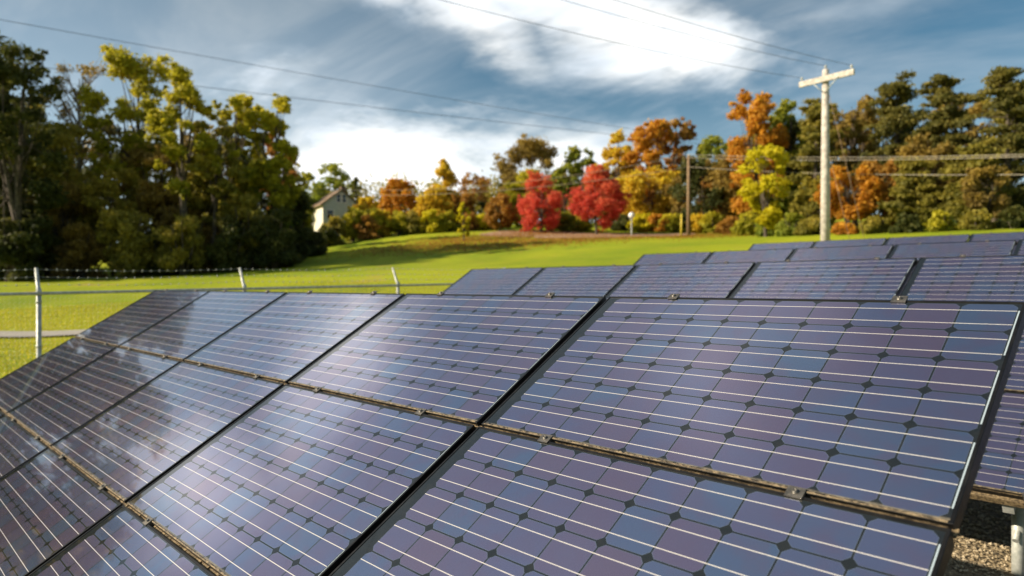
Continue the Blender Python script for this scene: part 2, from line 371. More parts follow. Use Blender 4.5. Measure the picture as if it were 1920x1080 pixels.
def panel_meshes():
    g = MB(); g.quad((-HX+.004, -HY+.004, 0), (HX-.004, -HY+.004, 0), (HX-.004, HY-.004, 0), (-HX+.004, HY-.004, 0)); glass = g.mesh('laminate'); glass.materials.append(CELLS)
    k = MB(); k.box(-HX+.004, HX-.004, -HY+.004, HY-.004, -.008, -.003); back = k.mesh('backsheet'); back.materials.append(BACK)
    f = MB(); T = .0022; D = -.044; B = .0012     # ring section: outer wall, lip, inner step; tiny chamfer on the outer edge
    sec = [(0, D), (0, T-B), (B, T), (LIP-.0006, T), (LIP, .0008), (LIP, -.0005)]
    loops = []
    for (ins, z) in sec:
        x, y = HX-ins, HY-ins; loops.append([(-x,-y,z),(x,-y,z),(x,y,z),(-x,y,z)])
    loops.append([(-HX+.0025*sx, -HY+.0025*sy, D) if False else (sx*(HX-.002), sy*(HY-.002), D) for sx, sy in ((-1,-1),(1,-1),(1,1),(-1,1))])
    f.v = [p for L in loops[:-1] for p in L]; n = len(sec)
    for i in range(n-1):
        for j in range(4):
            f.f.append((i*4+j, i*4+(j+1)%4, (i+1)*4+(j+1)%4, (i+1)*4+j)); f.sm.append(False)
    # inner wall and bottom flange
    i0 = len(f.v); f.v += loops[-1]; f.v += [(sx*(HX-.028), sy*(HY-.028), D+.0) for sx, sy in ((-1,-1),(1,-1),(1,1),(-1,1))]
    f.v += [(sx*(HX-.002), sy*(HY-.002), -.009) for sx, sy in ((-1,-1),(1,-1),(1,1),(-1,1))]
    for j in range(4):
        a = (j+1) % 4
        f.f.append((j, i0+4+j, i0+4+a, a)); f.sm.append(False)
        f.f.append((i0+j, i0+a, i0+8+a, i0+8+j)); f.sm.append(False)
    frame = f.mesh('frame'); frame.materials.append(FRAME)
    # low frame lip: dust, with the golden sun gleam put into its colour
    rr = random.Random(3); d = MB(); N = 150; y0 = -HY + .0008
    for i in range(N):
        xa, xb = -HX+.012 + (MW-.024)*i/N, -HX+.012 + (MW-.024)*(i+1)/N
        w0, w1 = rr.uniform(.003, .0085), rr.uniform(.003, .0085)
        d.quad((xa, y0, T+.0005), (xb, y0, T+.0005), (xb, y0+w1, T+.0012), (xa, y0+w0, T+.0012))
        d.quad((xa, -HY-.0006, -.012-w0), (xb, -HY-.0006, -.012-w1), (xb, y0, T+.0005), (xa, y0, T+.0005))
    dust = d.mesh('dust_gleam_line'); dust.materials.append(DUST_GLEAM)
    return glass, back, frame, dust
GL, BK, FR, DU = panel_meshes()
cm = MB(); cm.box(-.024, .024, -.019, .019, .0025, .0065); cm.box(-.024, .024, -.0085, .0085, -.045, .0025); CLM = cm.mesh('clamp'); CLM.materials.append(CLAMP)
bm_ = MB()
bm_.lathe((0, 0, .0065), [(0, .0), (.0095, .0), (.0095, .0015), (.0068, .0018), (.0066, .0068), (.0036, .0070), (.0034, .0035), (0, .0035)], 12); BLT = bm_.mesh('bolt'); BLT.materials.append(CLAMP)
cT, sT = math.cos(TILT), math.sin(TILT)
def solar_array(x_left, n, y_top, z_top, label, group, u0=.45):
    yb = y_top - 1.5 * PV * cT; xm = x_left + n*PU/2; zg = g1(xm, yb)
    root = empty('solar_array', (xm, yb, zg), label, 'solar array', group)
    O = Vector((x_left - xm, y_top - yb, z_top - zg))
    def S3(u, v, h=0): return Vector((O.x + u, O.y - v*cT - h*sT, O.z - v*sT + h*cT))
    rr = random.Random(n + int(y_top))
    for r in range(3):
        for k in range(n):
            p = S3((k+.5)*PU + .0043, (r+.5)*PV)
            j = [rr.uniform(-.0012, .0012) for _ in range(3)]
            e = link('solar_panel', GL, None, root, p, (TILT + j[0], j[1], j[2]*.6))
            link('frame', FR, None, e); link('backsheet', BK, None, e); link('dust_gleam_line', DU, None, e)
    for r in range(4):       # purlins under each joint, with clamps
        v = r*PV; q = MB(); M = Matrix.Translation(S3(0, v)) @ Matrix.Rotation(TILT, 4, 'X')
        o = 0.0 if r in (1, 2) else (-.012 if r == 0 else .012)
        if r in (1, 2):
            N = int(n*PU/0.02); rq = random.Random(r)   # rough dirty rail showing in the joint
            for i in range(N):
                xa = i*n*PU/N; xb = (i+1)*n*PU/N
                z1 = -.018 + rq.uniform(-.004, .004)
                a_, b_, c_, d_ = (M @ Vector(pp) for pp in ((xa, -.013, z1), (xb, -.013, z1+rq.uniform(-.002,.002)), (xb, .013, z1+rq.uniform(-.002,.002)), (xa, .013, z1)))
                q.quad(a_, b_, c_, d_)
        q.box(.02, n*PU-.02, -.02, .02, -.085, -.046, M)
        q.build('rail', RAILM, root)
        for k in range(n):
            for fr in (.225, .775):
                yo = 0.0
                if r == 0: yo = -.005
                if r == 3: yo = .005
                c = link('clamp', CLM, None, root, S3((k+fr)*PU, v - yo), (TILT, 0, 0)); link('bolt', BLT, None, c)
    npost = int((n*PU - u0 - .2)/3.3)
    for i in range(npost + 1):
        u = u0 + 3.3*i
        for v in (0.35, 2.62):
            tp = S3(u, v, -.16); X_, Y_ = tp.x + xm, tp.y + yb; zb = g1(X_, Y_) - zg - .3
            q = MB(); q.tube([(tp.x, tp.y, zb), (tp.x, tp.y, tp.z)], .038, 16); q.build('post', GALV, root)
        a, c = S3(u, .1, -.115), S3(u, 2.9, -.115); q = MB()
        M = Matrix.Translation(S3(u, 1.5, -.13)) @ Matrix.Rotation(TILT, 4, 'X'); q.box(-.03, .03, -1.45, 1.45, -.035, .035, M); q.build('rafter', GALV, root)
        q = MB(); q.tube([S3(u, .9, -.17), Vector((S3(u, 2.62).x, S3(u, 2.62).y, zb + .55))], .02, 8); q.build('brace', GALV, root)
    return root
GRP = 'parallel rows of ground mounted solar arrays'
solar_array(-5*PU, 5, 0, 0, 'nearest ground mounted solar array filling the foreground, black framed panels three rows high', GRP)
solar_array(-8.38, 7, 4.90, 0.327, 'second solar array, standing directly behind the big foreground one, its right part over tan gravel', GRP, u0=1.267)
solar_array(-8.47, 9, 9.884, 0.732, 'third solar array from the camera, between the second and the farthest one', GRP)
solar_array(-8.535, 10, 14.973, 1.172, 'farthest solar array, its panels just below the white utility pole', GRP)

# ------------------------------------------------------------------ chain link fence with barbed wire
def fence():
    X0 = -11.3; ys = [-9.4, -6.5, -3.6, -0.64, 2.31, 5.46, 8.6, 11.7, 14.8]
    zr = lambda y: -0.06 + 0.019*(y + .64)
    root = empty('chain_link_fence', (X0, 2.3, g1(X0, 2.3)), 'galvanised chain link fence with barbed wire on slanted arms left of the solar arrays', 'fence'); base = Vector(root.location)
    L = lambda x, y, z: Vector((x, y, z)) - base
    for y in ys:
        z0 = g1(X0, y) - .3; q = MB(); q.tube([L(X0, y, z0), L(X0, y, zr(y) - .03)], .032, 12)
        for zz_ in (.12, .75, 1.4): q.tube([L(X0, y, zr(y)-zz_-.015), L(X0, y, zr(y)-zz_+.015)], .038, 12)
        p = q.build('post', GALV, root)
        q = MB(); q.tube([L(X0, y, zr(y)-.03), L(X0, y, zr(y)+.05), L(X0-.05, y, zr(y)+.09), L(X0-.19, y, zr(y)+.36)], [.036, .034, .027, .022], 10); q.build('barb_arm', GALV, root)
    q = MB(); q.tube([L(X0+.01, y, zr(y)) for y in np.linspace(ys[0], ys[-1], 20)], .022, 10); q.build('top_rail', GALV, root)
    for k, (ox, oz) in enumerate(((-.185, .345), (-.125, .235), (-.07, .13))):
        q = MB(); pts = []
        for i in range(len(ys)-1):
            for s_ in range(8):
                f = s_/8; y = ys[i] + (ys[i+1]-ys[i])*f; pts.append(L(X0+ox, y, zr(y)+oz - .03*4*f*(1-f)))
        pts.append(L(X0+ox, ys[-1], zr(ys[-1])+oz)); q.tube(pts, .0022, 4)
        y = ys[0]; rr = random.Random(k)
        while y < ys[-1]:
            i = max(j for j in range(len(ys)) if ys[j] <= y); i = min(i, len(ys)-2); f = (y-ys[i])/(ys[i+1]-ys[i]); c = L(X0+ox, y, zr(y)+oz-.12*f*(1-f))
            for _ in range(2):
                th = rr.uniform(0, 3.14); dv = Vector((math.cos(th)*.022, rr.uniform(-.008, .008), math.sin(th)*.022)); q.tube([c-dv, c+dv], .0022, 4)
            q.tube([c-Vector((0, .012, 0)), c+Vector((0, .012, 0))], .006, 5); y += .127
        q.build('barbed_wire', GALV, root)
    # woven mesh: zigzag wires, one object
    V = []; F = []; st = .06; y = ys[0]; k = 0
    r = .0009
    while y < ys[-1]:
        zt = zr(y) - .02; zb = g1(X0, y) + .03; n = int((zt-zb)/(st/2)); 
        zs = zt - np.arange(n+1)*st/2; yy = y + (np.arange(n+1) % 2)*st/2 * 1.04
        for (ax_, ay_) in ((r, 0), (0, 0)): pass
        i0 = len(V)
        for a, z in zip(yy, zs):
            V += [(X0-r, a-r, z), (X0+r, a, z), (X0-r, a+r, z)]
        for i in range(n):
            for j in range(3):
                F.append((i0+3*i+j, i0+3*i+(j+1)%3, i0+3*i+3+(j+1)%3, i0+3*i+3+j))
        y += st/2; k += 1
        # next wire mirrors, so that the two weave into diamonds
        zs = zt - np.arange(n+1)*st/2; i0 = len(V)
        y += st/2
    V = np.array(V) - np.array(base); link('wire_mesh', np_mesh('wire_mesh', V, np.array(F)), GALV, root)
fence()

# ------------------------------------------------------------------ poles and wires
POLEW = metal('pale_pole_wood', (0.36, 0.32, 0.28), (0.62, 0.57, 0.51), 0.8, 0.0, 6, 0.5)
BROWNW = metal('brown_pole_wood', (0.17, 0.11, 0.06), (0.30, 0.20, 0.11), 0.85, 0.0, 6, 0.5)
PORC = metal('insulator_glaze', (0.45, 0.45, 0.42), (0.62, 0.62, 0.60), 0.25, 0.0, 4, 0.05)
WIREM = metal('aluminium_wire', (0.30, 0.27, 0.20), (0.45, 0.40, 0.30), 0.5, 0.3, 4, 0.05)
DWIRE = metal('dark_wire', (0.05, 0.055, 0.06), (0.09, 0.09, 0.10), 0.6, 0.2, 4, 0.05)
def P3(px, py, d): x, y = at(px, d); return Vector((x, y, zof(py, d)))
pb = P3(1547, 500, 28); gz = g1(pb.x, pb.y)
pole = empty('utility_pole', (pb.x, pb.y, gz), 'tall pale wooden utility pole with a single crossarm behind the farthest array', 'utility pole')
base = Vector(pole.location)
ztop = zof(131, 28)
q = MB(); q.tube([(0, 0, -.3), (0, 0, (ztop-gz)*.5), (.01, 0, ztop-gz-.03), (.01, 0, ztop-gz)], [.185, .16, .125, .09], 18); q.build('shaft', POLEW, pole)
AL, AR = P3(1502, 161, 28.8) - base, P3(1604, 137, 27.0) - base
ad = (AR-AL).normalized(); up = Vector((0, 0, 1)); M = Matrix.Translation((AL+AR)/2 - ad.cross(up)*.16*-1) @ Matrix(((ad.x, -ad.y, 0, 0), (ad.y, ad.x, 0, 0), (0, 0, 1, 0), (0, 0, 0, 1)))
AL.z = AR.z = (AL.z+AR.z)/2; q = MB(); hl = (AR-AL).length/2
M = Matrix.Translation((AL+AR)/2 + Vector((.0, -.17, 0))) @ Matrix(((ad.x, -ad.y, 0, 0), (ad.y, ad.x, 0, 0), (0, 0, 1, 0), (0, 0, 0, 1)))
q.box(-hl, hl, -.055, .055, -.11, .11, M); arm = q.build('crossarm', POLEW, pole)
for s_ in (-1, 1):
    q = MB(); a = M @ Vector((s_*.55, -.07, -.05)); q.tube([a, Vector((0, 0, AL.z-.55)) + Vector((.0, -.13, 0))], .018, 6); q.build('arm_brace', GALV, pole)
ins = []
for loc in (M @ Vector((-hl+.1, 0, .11)), M @ Vector((hl-.1, 0, .11)), Vector((.01, 0, ztop-gz-.01))):
    q = MB(); q.lathe(loc, [(.012, 0), (.014, .07), (.05, .075), (.055, .10), (.035, .115), (.05, .13), (.045, .165), (.02, .18), (0, .18)], 14); q.build('insulator', PORC, pole); ins.append(base + loc + Vector((0, 0, .15)))
q = MB(); q.tube([(.15, .06, .2), (.135, .05, (ztop-gz)*.55)], .03, 8); q.build('conduit', GALV, pole)
for (a_, dd) in (((ztop-gz)*.9, (1640, 26.5)), ((ztop-gz)*.62, (1612, 26.8))):
    ex, ey = at(*dd); q = MB(); q.tube([Vector((.1, 0, a_)), Vector((ex, ey, g1(ex, ey)-.1)) - base], .010, 6); q.build('guy_wire', BROWNW, pole)

def wire(name, a, b_, sag, r, mat, label, group, n=40):
    a, b_ = Vector(a), Vector(b_); q = MB()
    q.tube([a.lerp(b_, i/n) - a - Vector((0, 0, 4*sag*(i/n)*(1-i/n))) for i in range(n+1)], r, 5, True)
    o = q.build(name, mat, None, a); return tag(o, label, 'power line', group)
pd = (-RT*.80 - FW*.60)
lab = ['overhead wire running from the left end of the pale pole crossarm', 'overhead wire running from the right end of the pale pole crossarm', 'overhead wire running from the very top of the pale utility pole']
for i, (p, zz2) in enumerate(zip(ins, (8.4, 9.3, 9.2))):
    e_ = p + Vector((pd[0], pd[1], 0))*46; e_.z = zz2 + .3
    wire('power_line', p, e_, 1.15, .008, DWIRE, lab[i], 'wires from the tall pale pole')
wire('power_line', P3(-700, -90, 34), P3(1310, 262, 96), .3, .019, DWIRE, 'upper of two thin dark cables crossing the sky from the top left corner', 'cables crossing the left sky')
wire('power_line', P3(-700, 30, 44), P3(1330, 272, 98), .25, .024, DWIRE, 'lower of two thin dark cables, passing the left woods towards the orange trees', 'cables crossing the left sky')
bp_ = P3(1291, 430, 68); gz2 = g1(bp_.x, bp_.y)
bpole = empty('utility_pole', (bp_.x, bp_.y, gz2), 'thin brown wooden utility pole beside the golden trees on the lawn edge', 'utility pole'); b2 = Vector(bpole.location)
zt2 = zof(292, 68) - gz2; q = MB(); q.tube([(0, 0, -.3), (0, 0, zt2)], [.2, .14], 12); q.build('shaft', BROWNW, bpole)
q = MB(); q.box(-.5, .5, -.05, .05, zt2-.35, zt2-.22, Matrix.Rotation(-YAW, 4, 'Z')); q.build('crossarm', BROWNW, bpole)
q = MB(); q.lathe((0, 0, zt2), [(.03, 0), (.07, .03), (.07, .12), (0, .14)], 10); q.build('insulator', PORC, bpole)
tp = b2 + Vector((0, 0, zt2+.1)); tl = b2 + Vector((0, 0, zt2-1.1))
for (a, e_, sg, lb) in ((tp, P3(1990, 288, 38), .25, 'upper sunlit wire from the brown pole to the right edge'),
                       (tp - Vector((0, 0, .3)), P3(1990, 292, 38), .25, 'second sunlit wire just under the upper one, from the brown pole rightwards'),
                       (tl, P3(1990, 327, 38), .3, 'lowest sunlit wire from the brown pole to the right edge'),
                       (tp, P3(560, 352, 84), 1.5, 'upper wire from the brown pole leftwards above the red maples'),
                       (tl, P3(560, 362, 84), 1.2, 'lower wire from the brown pole leftwards across the red maples')):
    wire('power_line', a, e_, sg, .020, WIREM, lb, 'sunlit wires on the brown pole')
YEL = metal('yellow_plastic', (0.55, 0.42, 0.03), (0.65, 0.5, 0.05), 0.5, 0, 4, .05)
x, y = at(1277, 67); gzz = g1(x, y); q = MB(); q.tube([(0, 0, -.1), (0.05, 0, 2.1)], [.09, .09], 10); q.lathe((0.05, 0, 2.1), [(.09, 0), (.06, .05), (0, .07)], 10)
tag(q.build('guy_guard', YEL, None, (x, y, gzz)), 'yellow plastic guy wire guard standing beside the thin brown pole', 'guy guard')
WHITE = metal('white_globe', (0.84, 0.85, 0.84), (0.88, 0.88, 0.87), 0.35, 0, 3, .02)
x, y = at(1184, 70); gzz = g1(x, y); lp = empty('post_lamp', (x, y, gzz), 'white round globe lamp on a slim grey post right of the red maples', 'lamp')
hz = zof(404, 70) - gzz
q = MB(); q.tube([(0, 0, -.1), (0, 0, .25), (0, 0, hz-.3)], [.09, .05, .045], 12); q.build('post', GALV, lp)
q = MB(); q.lathe((0, 0, hz), [(.3*math.sin(a), -.3*math.cos(a)) for a in np.linspace(.25, 3.14, 16)], 20); q.build('globe', WHITE, lp)
q = MB(); q.lathe((0, 0, hz-.42), [(.05, -.02), (.13, 0), (.13, .07), (.08, .09)], 12); q.build('collar', GALV, lp)

# ------------------------------------------------------------------ house
SID = metal('green_siding', (0.44, 0.49, 0.44), (0.55, 0.59, 0.53), 0.8, 0, 3, .1)
ROOF = metal('brown_shingle', (0.13, 0.085, 0.05), (0.22, 0.15, 0.09), 0.9, 0, 8, .5)
TRIM = metal('cream_trim', (0.70, 0.68, 0.60), (0.78, 0.76, 0.70), 0.6, 0, 3, .05)
CREAM = metal('cream_siding', (0.66, 0.62, 0.50), (0.74, 0.70, 0.58), 0.7, 0, 3, .1)
m, t, b = mat_new('window_glass'); setp(b, Base_Color=(0.015, 0.018, 0.02), Roughness=0.06); WGL = m
def house(px, d, rz, W_, D_, H_, RH, label):
    x, y = at(px, d); zg = g1(x, y) - .2; h = empty('house', (x, y, zg), label, 'house', None, -YAW + rz)
    q = MB(); w2 = W_/2
    q.v = [(-w2,0,0),(w2,0,0),(w2,0,H_),(0,0,H_+RH),(-w2,0,H_),(-w2,D_,0),(w2,D_,0),(w2,D_,H_),(0,D_,H_+RH),(-w2,D_,H_)]
    vv = q.v
    for fc in ((0,1,2,3,4),(6,5,9,8,7)): q = MB(); q.v = [vv[i] for i in fc]; q.f = [(0,1,2,3,4)]; q.sm = [False]; q.build('gable_wall', SID, h)
    q = MB(); q.quad((-w2,D_,0),(-w2,0,0),(-w2,0,H_),(-w2,D_,H_)); q.build('side_wall', CREAM, h)
    q = MB(); q.quad((w2,0,0),(w2,D_,0),(w2,D_,H_),(w2,0,H_)); q.build('side_wall', CREAM, h)
    q = MB(); th = .16; ov = .4; sl_ = RH/w2
    for s_ in (-1, 1):
        a, b_ = Vector((0, -ov, H_+RH+.02)), Vector((s_*(w2+ov), -ov, H_-ov*sl_+.02)); c, d_ = b_ + Vector((0, D_+2*ov, 0)), a + Vector((0, D_+2*ov, 0)); u_ = Vector((0, 0, th))
        for qd in ((a, b_, c, d_), (a+u_, d_+u_, c+u_, b_+u_), (a, a+u_, b_+u_, b_), (b_, b_+u_, c+u_, c), (c, c+u_, d_+u_, d_)): q.quad(*qd)
    rf = q.build('roof', ROOF, h); q = MB(); q.box(.8, 1.5, D_*.5, D_*.5+.7, H_+RH*.5, H_+RH+.9); q.build('chimney', ROOF, rf)
    def win(x0, z0, ww, hh):
        q = MB(); fr = .12
        q.box(x0-fr, x0+ww+fr, -.06, -.003, z0-fr, z0); q.box(x0-fr, x0+ww+fr, -.06, -.003, z0+hh, z0+hh+fr); q.box(x0-fr, x0, -.06, -.003, z0, z0+hh); q.box(x0+ww, x0+ww+fr, -.06, -.003, z0, z0+hh); q.box(x0, x0+ww, -.05, -.003, z0+hh*.48, z0+hh*.53)
        wd = q.build('window', TRIM, h); q = MB(); q.box(x0, x0+ww, -.03, -.004, z0, z0+hh); q.build('pane', WGL, wd)
    k = H_+RH
    win(-.62, H_+.35, .5, 1.0); win(.12, H_+.35, .5, 1.0); win(-1.9, H_-1.9, .8, 1.1); win(.7, H_-1.9, .8, 1.1)
    return h
house(640, 92, math.radians(32), 4.9, 5.0, 4.3, 1.9, 'grey green gabled house with cream side wall peeping out behind trees left of centre')

# ------------------------------------------------------------------ trees
PAL = {  # leaf colours, dark to light
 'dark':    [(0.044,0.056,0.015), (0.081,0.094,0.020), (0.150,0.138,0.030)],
 'yellowg': [(0.215,0.228,0.019), (0.430,0.390,0.027), (0.699,0.591,0.040)],
 'olive':   [(0.157,0.149,0.028), (0.298,0.259,0.038), (0.486,0.376,0.054)],
 'brown':   [(0.159,0.113,0.034), (0.302,0.212,0.048), (0.469,0.325,0.064)],
 'green':   [(0.125,0.177,0.024), (0.269,0.310,0.034), (0.487,0.454,0.047)],
 'orange':  [(0.352,0.154,0.018), (0.616,0.286,0.026), (0.770,0.440,0.044)],
 'gold':    [(0.427,0.276,0.020), (0.702,0.464,0.032), (0.800,0.652,0.050)],
 'yellow':  [(.450,.390,.016), (.680,.590,.020), (.780,.700,.040)],
 'red':     [(.560,.070,.045), (.740,.130,.075), (.790,.270,.100)],
 'rust':    [(0.265,0.127,0.030), (0.437,0.224,0.041), (0.575,0.333,0.057)],
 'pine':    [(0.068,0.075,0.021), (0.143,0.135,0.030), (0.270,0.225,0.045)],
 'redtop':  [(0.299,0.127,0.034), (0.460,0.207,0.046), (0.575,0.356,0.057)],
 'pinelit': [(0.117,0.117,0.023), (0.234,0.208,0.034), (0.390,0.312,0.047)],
}
LM = {}
for k, cs in PAL.items():
    m, t, b = mat_new('leaf_' + k); at_ = t.node('ShaderNodeAttribute', attribute_name='var').outputs['Fac']
    cr = t.node('ShaderNodeValToRGB'); t.l.new(at_, cr.inputs[0]); e = cr.color_ramp.elements
    e[0].color = cs[0] + (1,); e[1].color = cs[2] + (1,); q = e.new(.5); q.color = cs[1] + (1,)
    t.l.new(cr.outputs[0], b.inputs['Base Color']); setp(b, Roughness=0.6, Specular_IOR_Level=0.25)
    tr = t.node('ShaderNodeBsdfTranslucent'); t.l.new(cr.outputs[0], tr.inputs[0]); mx = t.node('ShaderNodeMixShader'); mx.inputs[0].default_value = .5
    t.l.new(b.outputs[0], mx.inputs[1]); t.l.new(tr.outputs[0], mx.inputs[2]); t.l.new(mx.outputs[0], t.n['Material Output'].inputs[0]); LM[k] = m
BARK = metal('bark', (0.05, 0.038, 0.028), (0.12, 0.095, 0.07), 0.95, 0, 5, .8)
BARKL = metal('pale_bark', (0.16, 0.13, 0.10), (0.27, 0.23, 0.18), 0.95, 0, 5, .8)

def leaves(blobs, n, size, rg):
    """blobs: (x,y,z,rx,ry,rz); n leaves spread over them, most near each blob's surface"""
    B = np.array(blobs); vol = (B[:, 3]*B[:, 4]*B[:, 5])**(2/3); idx = rg.choice(len(B), n, p=vol/vol.sum())
    d = rg.normal(size=(n, 3)); d /= np.linalg.norm(d, axis=1)[:, None]; r = rg.uniform(0, 1, n)**0.5 * np.exp(np.clip(rg.normal(0, .22, n), -.5, .38)) * 1.08; d[:, 2] *= .9
    P = B[idx, :3] + d*r[:, None]*B[idx, 3:6]
    nrm = d*.7 + rg.normal(size=(n, 3))*.8 + np.array([0, 0, .35]); nrm /= np.linalg.norm(nrm, axis=1)[:, None]
    a = np.cross(nrm, rg.normal(size=(n, 3))); a /= np.linalg.norm(a, axis=1)[:, None]; c = np.cross(nrm, a)
    s = size*rg.uniform(.55, 1.3, n)[:, None]
    V = np.stack([P - a*s*.62, P + c*s*.36 + nrm*s*.1, P + a*s*.62, P - c*s*.36 + nrm*s*.1], 1).reshape(-1, 3)
    F = np.arange(4*n).reshape(-1, 4)
    bv = rg.uniform(0, 1, len(B)); var = np.clip(.5*bv[idx] + .5*rg.uniform(0, 1, n) + .12*(P[:, 2]-P[:, 2].mean())/(P[:, 2].std()+1e-6), 0, 1)
    return V, F, var
SEED = [11]
def limb(q, a, b_, r0, r1, n=5, sag=0.0):
    a, b_ = Vector(a), Vector(b_); m_ = (a+b_)/2 + Vector((0, 0, sag)); pts = []; rad = []
    for i in range(5):
        f = i/4; pts.append(a.lerp(m_, f).lerp(m_.lerp(b_, f), f)); rad.append(r0 + (r1-r0)*f)
    q.tube(pts, rad, n, False)
def tree(name, px, d, top, wpx, kind, pal, label, cat='tree', group=None, n=6000, ls=None, bark=None, base=None, xy=None, Hm=None, Rm=None):
    SEED[0] += 1; rg = np.random.default_rng(SEED[0])
    x, y = xy if xy else at(px, d); zg = g1(x, y)
    if base is not None: zg = max(zg, zof(base, d)) if base < 0 else zg
    H = Hm if Hm else max(zof(top, d) - zg, .6); R = Rm if Rm else wpx/2/FPX*d
    root = empty(name, (x, y, zg - .05), label, cat, group, rg.uniform(0, 6.28)); q = MB(); blobs = []
    tr = max(.05, H*.016)
    if kind in ('broad', 'open', 'round', 'col'):
        z0 = {'broad': .12, 'open': .32, 'round': .14, 'col': .1}[kind]; nt = {'broad': 46, 'open': 34, 'round': 60, 'col': 26}[kind]
        lean = rg.uniform(-.05, .05, 2)*H; fork = H*(z0 + .08)
        q.tube([(0,0,0), (lean[0]*.3, lean[1]*.3, fork*.6), (lean[0]*.5, lean[1]*.5, fork)], [tr*1.5, tr*1.05, tr*.95], 9, False)
        mains = []
        for k in range(6):
            th = k*2.4 + rg.uniform(-.4, .4); e_ = Vector((math.cos(th)*R*rg.uniform(.15, .5), math.sin(th)*R*rg.uniform(.15, .5), H*rg.uniform(.6, .85)))
            if k == 0: e_ = Vector((lean[0], lean[1], H*.9))
            limb(q, (lean[0]*.5, lean[1]*.5, fork), e_, tr*.62, tr*.14, 6); mains.append(e_)
        for k in range(nt):
            u = rg.uniform(0, 1); th = rg.uniform(0, 6.283)
            hz = z0 + (1-z0-.05)*u
            if kind == 'round': prof = math.sin(math.pi*min(1, (u*.86+.12)))**.65 * (1 - .42*u)*1.25
            elif kind == 'col': prof = math.sin(math.pi*(u*.9+.08))**.5
            else: prof = math.sqrt(max(.05, 1 - ((u-.5)/.58)**2))
            rr = R*prof*rg.uniform(.35, 1)**.6 * .84
            p = Vector((math.cos(th)*rr, math.sin(th)*rr, hz*H)); br = R*rg.uniform(.12, .27)
            if kind == 'open': br *= 1.0
            blobs.append((p.x, p.y, p.z, br, br, br*rg.uniform(.6, .95)))
            for _ in range(4):
                o = np.clip(rg.normal(size=3), -1.2, 1.2)*br*.8; s_ = br*rg.uniform(.22, .55); blobs.append((p.x+o[0], p.y+o[1], min(p.z+o[2], H*.985), s_, s_, s_*.8))
            mn = min(mains, key=lambda e_: (e_-p).length); st = Vector((lean[0]*.5, lean[1]*.5, fork)).lerp(mn, rg.uniform(.25, .85))
            limb(q, st, p, tr*.22, tr*.05, 4, R*.06)
    elif kind == 'cone':
        q.tube([(0,0,0), (0,0,H*.5), (0,0,H*.95)], [tr*1.3, tr*.8, tr*.2], 8, False)
        for k in range(46):
            u = rg.uniform(0, 1)**1.25; th = k*2.4; rr = R*(1-u)**.75*rg.uniform(.45, 1)*.85; p = (math.cos(th)*rr, math.sin(th)*rr, H*(.12+.84*u)); br = R*(.14+.16*(1-u))
            blobs.append(p + (br, br, br*.8)); limb(q, (0, 0, p[2]*.88), p, tr*.25, tr*.06, 4)
    elif kind == 'pine':
        q.tube([(0,0,0), (rg.uniform(-.2,.2),0,H*.5), (0,0,H*.97)], [tr*1.4, tr*.9, tr*.2], 8, False)
        nl = 19
        for k in range(nl):
            u = k/(nl-1); zc = H*(.12 + .85*u); rmax = R*(1.1 - .66*u**1.7)*rg.uniform(.72, 1.12)*(.7 if u < .1 else 1)
            for j in range(rg.integers(3, 7)):
                th = rg.uniform(0, 6.28); L_ = rmax*rg.uniform(.45, 1.05); ez = zc + H*rg.uniform(-.035, .05)
                limb(q, (0, 0, zc-H*.015), (math.cos(th)*L_, math.sin(th)*L_, ez), tr*.22, tr*.05, 4)
                for f in (.5, .78, 1.0):
                    s_ = R*rg.uniform(.09, .20)*(1.15-.3*u); blobs.append((math.cos(th)*L_*f+rg.normal()*s_*.3, math.sin(th)*L_*f+rg.normal()*s_*.3, ez+rg.normal()*s_*.15-(1-f)*H*.01, s_*1.2, s_*1.2, s_*rg.uniform(.35, .75)))
        blobs.append((0, 0, H*.96, R*.12, R*.12, H*.03))
    elif kind == 'bare':
        q.tube([(0,0,0), (.1,0,H*.4), (0,0,H*.95)], [tr*1.2, tr*.8, tr*.12], 8, False)
        for k in range(44):
            th = k*2.4; u = rg.uniform(.3, .9); a = Vector((0, 0, H*u)); e_ = Vector((math.cos(th)*R*rg.uniform(.4, 1), math.sin(th)*R*rg.uniform(.4, 1), min(H, H*(u+rg.uniform(.08, .25))))); limb(q, a, e_, tr*.3, tr*.06, 4)
            for _ in range(4):
                e2 = e_ + Vector(rg.normal(size=3)*R*.2); limb(q, a.lerp(e_, rg.uniform(.3, .9)), e2, tr*.09, tr*.03, 3)
            s_ = R*.2; blobs.append((e_.x, e_.y, e_.z, s_, s_, s_))
    elif kind == 'shrub':
        for k in range(7):
            th = k*2.4; limb(q, (math.cos(th)*.1, math.sin(th)*.1, 0), (math.cos(th)*R*.55, math.sin(th)*R*.55, H*rg.uniform(.6, .85)), tr*1.2, tr*.3, 5)
        for k in range(30):
            th = rg.uniform(0, 6.28); u = rg.uniform(0.05, 1); rr = R*math.sqrt(max(.05, 1-u*u*.85))*rg.uniform(.3, 1)*.85; br = min(R, H)*rg.uniform(.18, .32)
            blobs.append((math.cos(th)*rr, math.sin(th)*rr, H*u*.86, br, br, br*.85))
    q.build('trunk' if kind != 'shrub' else 'stems', bark or BARK, root)
    if ls is None: ls = min(.46, .15 + .0034*d)
    n = int(n*2.6); ls *= .72
    if n:
        V, F, var = leaves(blobs, n, ls, rg)
        if kind != 'bare' : V[:, 2] = np.maximum(V[:, 2], .02)
        me = np_mesh('crown', V, F); a_ = me.attributes.new('var', 'FLOAT', 'FACE'); a_.data.foreach_set('value', var.astype(np.float32)); me.materials.append(LM[pal]); link('crown', me, None, root)
    return root

T = tree
GW = 'trees of the left woods'; GH = 'shrubs along the far edge of the lawn'; GR = 'trees of the right woods'
